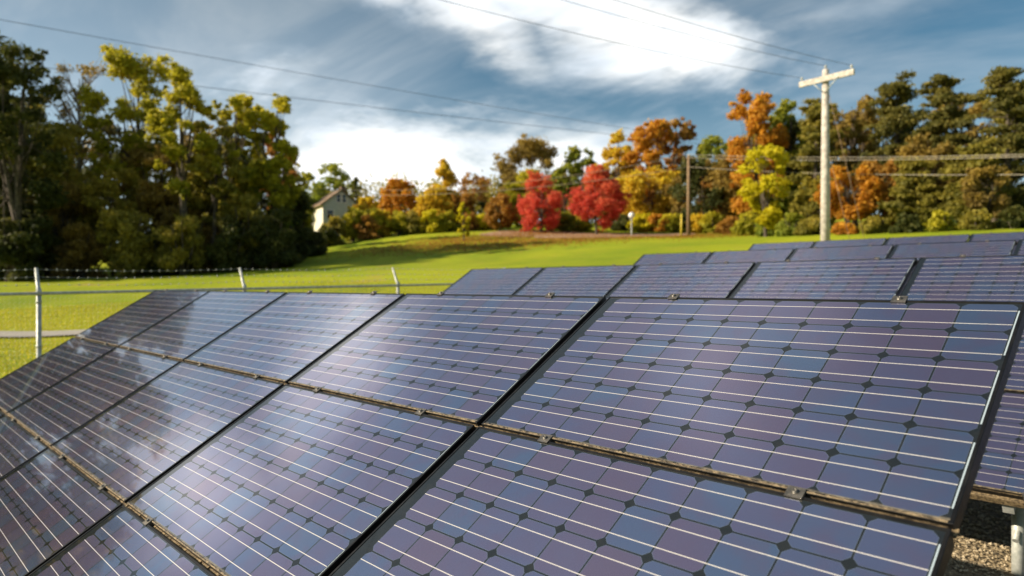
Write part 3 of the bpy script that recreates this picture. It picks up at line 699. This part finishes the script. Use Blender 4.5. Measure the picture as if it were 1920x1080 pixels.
# left woods, tall trees
T('oak_tree', 20, 47, 52, 200, 'broad', 'dark', 'darkest tall tree with near black leaves at the top left edge', group=GW, n=9500)
T('bare_tree', 150, 60, 128, 110, 'bare', 'brown', 'thin nearly leafless tree between the black leafed tree and the tall yellow green one', group=GW, n=700, bark=BARKL)
T('poplar_tree', 250, 58, 78, 175, 'open', 'yellowg', 'tallest yellow green tree of the left woods with bare limbs showing', group=GW, n=7000)
T('poplar_tree', 350, 52, 122, 130, 'open', 'yellowg', 'yellow green tree with peaked top, right neighbour of the tallest one in the left woods', group=GW, n=5200)
T('poplar_tree', 432, 55, 165, 130, 'open', 'yellowg', 'yellow tree behind the dark forked trunk in the middle of the left woods', group=GW, n=4800)
T('poplar_tree', 512, 56, 172, 118, 'open', 'yellowg', 'rightmost tall yellow green tree of the left woods, sky gleaming through its crown', group=GW, n=5000)
T('oak_tree', 90, 55, 215, 190, 'broad', 'olive', 'dull olive leafed tree low in front of the black leafed tree', group=GW, n=7000)
T('beech_tree', 400, 53, 215, 120, 'open', 'olive', 'olive brown tree with dark forked trunk in the middle of the left woods', group=GW, n=3800)
T('beech_tree', 300, 57, 265, 150, 'broad', 'brown', 'olive brown tree below the tallest yellow green one', group=GW, n=6500)
T('beech_tree', 490, 58, 290, 120, 'broad', 'green', 'green tree at the foot of the rightmost tall tree of the left woods', group=GW, n=6000)
T('beech_tree', 525, 70, 240, 70, 'open', 'redtop', 'tree with reddish leaves behind the right end of the left woods', group=GW, n=2200)
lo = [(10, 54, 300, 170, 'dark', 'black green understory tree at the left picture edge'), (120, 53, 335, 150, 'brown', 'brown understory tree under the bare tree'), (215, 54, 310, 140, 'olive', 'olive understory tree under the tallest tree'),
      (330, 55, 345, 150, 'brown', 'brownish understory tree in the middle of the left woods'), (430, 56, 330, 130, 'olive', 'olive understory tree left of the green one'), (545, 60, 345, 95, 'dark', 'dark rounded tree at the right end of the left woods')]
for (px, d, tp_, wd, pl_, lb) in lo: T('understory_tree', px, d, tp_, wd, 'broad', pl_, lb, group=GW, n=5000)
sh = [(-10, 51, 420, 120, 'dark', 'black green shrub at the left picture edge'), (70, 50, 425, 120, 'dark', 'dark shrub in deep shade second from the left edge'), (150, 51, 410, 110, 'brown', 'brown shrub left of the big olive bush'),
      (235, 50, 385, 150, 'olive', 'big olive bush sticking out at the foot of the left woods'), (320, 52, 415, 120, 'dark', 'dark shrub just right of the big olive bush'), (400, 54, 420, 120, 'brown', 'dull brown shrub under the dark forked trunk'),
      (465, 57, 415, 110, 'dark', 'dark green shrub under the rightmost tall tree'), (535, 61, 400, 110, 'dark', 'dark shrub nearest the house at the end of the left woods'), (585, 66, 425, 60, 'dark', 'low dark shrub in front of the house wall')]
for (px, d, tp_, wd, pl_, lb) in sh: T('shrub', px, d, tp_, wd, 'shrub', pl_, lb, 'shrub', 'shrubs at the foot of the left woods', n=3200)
for i, (px, tp_) in enumerate(((-20, 190), (60, 175), (140, 235), (215, 225), (290, 235), (370, 240), (440, 245), (510, 290))):
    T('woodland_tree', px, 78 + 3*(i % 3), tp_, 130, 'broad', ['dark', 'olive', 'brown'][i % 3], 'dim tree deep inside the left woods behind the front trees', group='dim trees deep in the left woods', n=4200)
# the woods go on to the left of the picture; the near panels mirror them
for i, (lat, dep, hh) in enumerate(((-50, 58, 24), (-58, 56, 27), (-66, 53, 30), (-73, 51, 32), (-80, 51, 33), (-88, 50, 33), (-97, 43, 33), (-105, 39, 33), (-116, 38, 34), (-129, 38, 34), (-145, 38, 34), (-163, 40, 34))):
    p = EYE[:2] + FW*dep + RT*lat
    T('woodland_tree', 0, 0, 0, 0, 'broad', ['dark', 'olive', 'brown'][i % 3], 'woodland tree beyond the left edge of the picture', group='woods continuing to the left', n=3600, xy=(float(p[0]), float(p[1])), Hm=hh, Rm=9.5, ls=.95)

# middle distance
T('beech_tree', 562, 95, 322, 70, 'broad', 'green', 'small green tree left of the house', n=3000)
T('maple_tree', 628, 112, 306, 92, 'broad', 'green', 'rounded green tree behind the house roof', n=3000)
T('spruce_tree', 668, 110, 330, 42, 'cone', 'dark', 'dark narrow tree right behind the house', n=1500)
T('beech_tree', 686, 84, 368, 62, 'broad', 'gold', 'golden tree covering the right side of the house', n=2200)
T('understory_tree', 566, 80, 368, 44, 'broad', 'yellowg', 'small yellow green tree left of the house and its cream wall', n=1300)
T('maple_tree', 748, 90, 337, 92, 'round', 'orange', 'rounded orange tree right of the house', n=4500)
T('maple_tree', 684, 80, 382, 34, 'col', 'gold', 'slim golden young tree in front of the golden one right of the house', n=1200)
T('beech_tree', 832, 88, 297, 92, 'cone', 'gold', 'pointed golden tree rising highest between house and red maples', n=5200)
T('beech_tree', 810, 84, 355, 90, 'round', 'gold', 'golden bushy tree at the foot of the pointed golden tree', n=3500)
T('bare_tree', 885, 92, 332, 66, 'bare', 'rust', 'greyish half bare tree right of the pointed golden tree', n=600, bark=BARKL)
T('spruce_tree', 903, 98, 338, 30, 'cone', 'dark', 'little dark conifer top behind the half bare tree', n=1000)
T('beech_tree', 868, 86, 365, 60, 'broad', 'rust', 'rusty low tree under the half bare tree', n=2500)
T('oak_tree', 996, 104, 262, 140, 'broad', 'brown', 'wide brown green oak towering behind the left red maple', n=6500)
T('oak_tree', 945, 106, 300, 50, 'cone', 'dark', 'dark conifer at the left flank of the wide brown oak', n=1800)
T('beech_tree', 990, 92, 318, 105, 'round', 'yellowg', 'pale yellow green tree directly behind the left red maple', n=4000)
T('maple_tree', 937, 80, 362, 64, 'round', 'rust', 'small rust coloured round tree left of the red maples', n=3200)
T('maple_tree', 1014, 77, 323, 104, 'round', 'red', 'smaller bright red maple, the left one of two in the mulch', 'tree', 'pair of red maples', n=6500, ls=.26)
T('maple_tree', 1119, 74, 311, 114, 'round', 'red', 'larger bright red maple, the right one of two in the mulch', 'tree', 'pair of red maples', n=9000, ls=.26)
T('young_tree', 870, 67, 376, 27, 'col', 'yellow', 'tiny yellow sapling standing alone on the lawn edge', n=1500, ls=.26)
T('beech_tree', 1088, 104, 272, 70, 'broad', 'green', 'green tree behind and between the two red maples', n=3200)
T('beech_tree', 1060, 98, 300, 60, 'broad', 'green', 'darker green tree right above the gap of the red maples', n=2400)
T('maple_tree', 1158, 98, 246, 92, 'round', 'gold', 'golden yellow tree right behind the larger red maple', n=5000)
T('oak_tree', 1222, 92, 222, 110, 'broad', 'orange', 'big orange brown oak left of the thin brown pole', n=6500)
T('oak_tree', 1272, 94, 220, 80, 'broad', 'redtop', 'oak with dark red top just left of the thin brown pole', n=4200)
T('beech_tree', 1215, 84, 318, 130, 'broad', 'gold', 'wide tan gold tree low between the larger red maple and the brown pole', n=4500)
T('beech_tree', 1150, 90, 330, 90, 'broad', 'olive', 'olive tree peeping out right of the larger red maple', n=3000)
T('beech_tree', 1340, 90, 258, 96, 'broad', 'green', 'green tree in the dip right of the thin brown pole', n=4200)
T('beech_tree', 1285, 82, 330, 110, 'broad', 'brown', 'brown tree right behind the thin brown pole', n=3500)
T('beech_tree', 1365, 76, 320, 110, 'broad', 'rust', 'rusty tree left of the bright yellow maple', n=3500)
T('oak_tree', 1416, 68, 163, 122, 'broad', 'orange', 'tall orange oak, the highest orange crown right of centre', group=GR, n=7000)
T('oak_tree', 1482, 70, 188, 100, 'broad', 'green', 'green crowned tree right behind the tall orange oak', group=GR, n=5000)
T('maple_tree', 1436, 56, 266, 98, 'broad', 'yellow', 'bright lemon yellow maple in front of the tall orange oak', group=GR, n=4200)
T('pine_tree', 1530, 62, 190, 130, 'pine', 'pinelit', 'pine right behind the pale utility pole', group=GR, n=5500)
T('oak_tree', 1604, 64, 170, 100, 'broad', 'brown', 'dark reddish brown tree right of the pale utility pole', group=GR, n=5000)
T('maple_tree', 1590, 50, 312, 120, 'open', 'orange', 'orange maple low behind the guy wires of the pale pole', group=GR, n=3200)
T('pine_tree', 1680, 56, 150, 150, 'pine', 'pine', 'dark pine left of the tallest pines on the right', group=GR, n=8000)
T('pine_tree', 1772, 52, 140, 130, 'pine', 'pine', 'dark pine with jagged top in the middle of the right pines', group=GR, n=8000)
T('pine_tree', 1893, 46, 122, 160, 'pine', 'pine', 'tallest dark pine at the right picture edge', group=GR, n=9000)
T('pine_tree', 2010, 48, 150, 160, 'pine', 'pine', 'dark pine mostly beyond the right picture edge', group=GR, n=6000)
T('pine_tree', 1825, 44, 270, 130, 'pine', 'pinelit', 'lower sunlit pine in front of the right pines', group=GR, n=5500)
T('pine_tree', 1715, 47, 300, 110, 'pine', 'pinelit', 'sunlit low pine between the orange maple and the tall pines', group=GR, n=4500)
T('oak_tree', 1655, 50, 300, 100, 'broad', 'rust', 'rusty tree right of the orange maple by the guy wires', group=GR, n=3500)
T('oak_tree', 1530, 54, 330, 90, 'broad', 'olive', 'olive tree directly left of the pale utility pole', group=GR, n=3500)
for i, (px, tp_) in enumerate(((1320, 300), (1390, 262), (1450, 240), (1520, 215), (1590, 200), (1660, 190), (1730, 178), (1800, 175), (1865, 165), (1950, 180))):
    T('woodland_tree', px, 76 - 2*i, tp_, 130, 'broad', ['dark', 'brown', 'olive'][i % 3], 'dim tree deep inside the right woods behind the front trees', group='dim trees deep in the right woods', n=3600)
T('oak_tree', 1745, 49, 245, 110, 'broad', 'brown', 'brown oak standing out between the dark pines on the right', group=GR, n=3600)
T('maple_tree', 1850, 42, 300, 90, 'broad', 'brown', 'small brown tree in front of the tallest pine at the right edge', group=GR, n=2200)
T('understory_tree', -5, 49, 330, 110, 'broad', 'dark', 'dark low tree hiding the trunk of the black leafed tree', group=GW, n=4000)
T('understory_tree', 690, 78, 392, 70, 'broad', 'yellowg', 'yellow green low tree between the house and the rounded orange tree', n=1800)
T('shrub', 25, 47, 400, 110, 'shrub', 'dark', 'black shrub in front of the foot of the black leafed tree', 'shrub', 'shrubs at the foot of the left woods', n=3000)
T('woodland_tree', -25, 62, 120, 170, 'broad', 'dark', 'dim dark tree filling the gap behind the black leafed tree', group=GW, n=5000)
T('woodland_tree', 55, 64, 150, 130, 'broad', 'dark', 'dim dark tree between the black leafed tree and the bare one', group=GW, n=4500)
for (px, d, tp_, wd, pl_, lb) in ((345, 50, 395, 120, 'olive', 'dull olive bush hiding the trunks right of the big olive bush'), (432, 51, 400, 110, 'dark', 'dark bush in front of the forked trunks of the left woods'),
                                  (515, 52, 385, 110, 'dark', 'tall dark bush at the foot of the rightmost tall tree'), (468, 53, 350, 110, 'olive', 'high olive bush between the forked trunk and the rightmost tall tree')):
    T('shrub', px, d, tp_, wd, 'shrub', pl_, lb, 'shrub', 'shrubs at the foot of the left woods', n=4200)
# shrubs along the far edge
hs = [(612, 74, 424, 'dark', 'dark'), (628, 75, 400, 'olive', 'olive'), (662, 77, 388, 'yellowg', 'yellow green'), (690, 77, 405, 'rust', 'rusty'), (718, 79, 395, 'gold', 'golden'), (748, 79, 396, 'yellowg', 'bright yellow green'),
      (778, 79, 398, 'olive', 'olive'), (806, 79, 394, 'yellow', 'bright yellow'), (838, 80, 396, 'yellowg', 'lemon green'), (878, 82, 402, 'rust', 'rusty brown'), (905, 83, 405, 'yellow', 'pale yellow')]
where = ['at the left end of the hedge below the house', 'in front of the house gable', 'right below the house', 'below the slim golden tree', 'left below the rounded orange tree', 'below the rounded orange tree', 'between the orange and the pointed golden tree',
         'below the pointed golden tree', 'left of the tiny sapling', 'behind the tiny sapling', 'left of the rust coloured round tree']
for (px, d, tp_, pl_, cw), wh in zip(hs, where): T('shrub', px, d, tp_ - 4, 52, 'shrub', pl_, cw + ' shrub ' + wh, 'shrub', GH, n=1500)
hs = [(1058, 80, 398, 'green', 'green shrub between the two red maples'), (1085, 82, 402, 'yellowg', 'yellow green shrub behind the trunk of the larger red maple'), (1172, 82, 400, 'dark', 'dark shrub behind the globe lamp'), (1205, 80, 402, 'yellow', 'yellow shrub right of the globe lamp'), (1235, 79, 400, 'orange', 'orange shrub left of the yellow guy guard'),
      (1262, 78, 402, 'yellowg', 'yellow green shrub behind the yellow guy guard'), (1305, 74, 402, 'gold', 'golden shrub right at the brown pole'), (1338, 72, 398, 'yellowg', 'lemon green shrub second right of the brown pole'), (1370, 68, 404, 'rust', 'rusty shrub below the yellow maple on its left'), (1400, 64, 398, 'yellowg', 'yellow green shrub below the lemon yellow maple'),
      (1440, 58, 405, 'green', 'green shrub below the lemon yellow maple on its right'), (1482, 52, 398, 'green', 'big green shrub left of the pale utility pole'), (1520, 50, 410, 'olive', 'olive shrub touching the pale utility pole'), (1585, 46, 415, 'orange', 'orange low shrub under the guy wires'), (1640, 44, 405, 'olive', 'olive shrub right of the guy wires'),
      (1700, 42, 400, 'dark', 'dark shrub under the sunlit low pine'), (1765, 41, 395, 'yellowg', 'yellow green shrub in front of the right pines'), (1830, 40, 392, 'olive', 'olive shrub above the farthest array near its right end'), (1900, 39, 385, 'dark', 'dark shrub at the right picture edge')]
for (px, d, tp_, pl_, lb) in hs: T('shrub', px, d, tp_, 58, 'shrub', pl_, lb, 'shrub', GH, n=1800)
# far wooded ridge closing the horizon: one mass
rg = np.random.default_rng(77); BB = []
for px in np.arange(480, 1500, 12):
    d = 128 + rg.uniform(-6, 10); x, y = at(px, d); z = g1(x, y)
    for k in range(3): s_ = rg.uniform(2, 3.4); BB.append((x+rg.normal()*2, y+rg.normal()*2, z+rg.uniform(.5, 8.5), s_, s_, s_))
V, F, var = leaves(BB, 26000, .6, rg); me = np_mesh('distant_woods', V, F); a_ = me.attributes.new('var', 'FLOAT', 'FACE'); a_.data.foreach_set('value', var.astype(np.float32)); me.materials.append(LM['olive'])
tag(link('distant_woods', me), 'hazy olive wood closing the horizon behind the house and maples', 'woods', kind='stuff')

# fallen autumn leaves scattered on the slope and under the maples
rg = np.random.default_rng(9); PX = []; 
for (px, d, sx, sd, n) in ((960, 60, 110, 3.0, 4500), (760, 64, 70, 3, 2000), (1110, 68, 60, 5, 4000), (1010, 74, 40, 4, 2500), (1290, 66, 60, 4, 2000), (880, 68, 60, 3, 3000)):
    a = rg.normal(px, sx, n); b_ = rg.normal(d, sd, n); k = (a-960)/FPX*b_
    PX.append(EYE[None, :2] + FW[None]*b_[:, None] + RT[None]*k[:, None])
PX = np.concatenate(PX); n = len(PX); Z = ground(PX[:, 0], PX[:, 1]) + .05
th = rg.uniform(0, 6.28, n); sz = rg.uniform(.05, .13, n); V = []
for k in range(4): V.append(np.stack([PX[:, 0]+np.cos(th+k*1.571)*sz, PX[:, 1]+np.sin(th+k*1.571)*sz*(.6 if k % 2 else 1), Z + rg.uniform(0, .07, n)], 1))
V = np.stack(V, 1).reshape(-1, 3); F = np.arange(4*n).reshape(-1, 4); me = np_mesh('fallen_leaves', V, F)
a_ = me.attributes.new('var', 'FLOAT', 'FACE'); a_.data.foreach_set('value', rg.uniform(0, 1, n).astype(np.float32)); me.materials.append(LM['rust'])
tag(link('fallen_leaves', me), 'tan fallen leaves strewn over the lawn slope and around the maples', 'leaves', kind='stuff')
# grass blades on the nearest lawn, left of the fence and between fence and arrays
n = 120000; X = rg.uniform(-34, -9.7, n); Y = rg.uniform(-7, 16, n)
d1 = (X-EYE[0])*FW[0] + (Y-EYE[1])*FW[1]; keep = (rg.uniform(0, 1, n) < np.clip(1.5 - d1/30, .1, 1)) & ~((np.abs(d1-20) < .75)); X, Y = X[keep], Y[keep]; n = len(X); Z = ground(X, Y)
th = rg.uniform(0, 6.28, n); h = rg.uniform(.04, .12, n); lx, ly = rg.normal(0, .035, n), rg.normal(0, .035, n); wv = .009
V = np.stack([np.stack([X-np.cos(th)*wv, Y-np.sin(th)*wv, Z], 1), np.stack([X+np.cos(th)*wv, Y+np.sin(th)*wv, Z], 1), np.stack([X+lx, Y+ly, Z+h], 1)], 1).reshape(-1, 3)
me = np_mesh('grass', V, np.arange(3*n).reshape(-1, 3)); a_ = me.attributes.new('var', 'FLOAT', 'FACE'); a_.data.foreach_set('value', rg.uniform(0.1, 1, n).astype(np.float32)); me.materials.append(LM['yellowg'])
tag(link('grass', me), 'short yellow green grass blades around the fence and footpath', 'grass', kind='stuff')
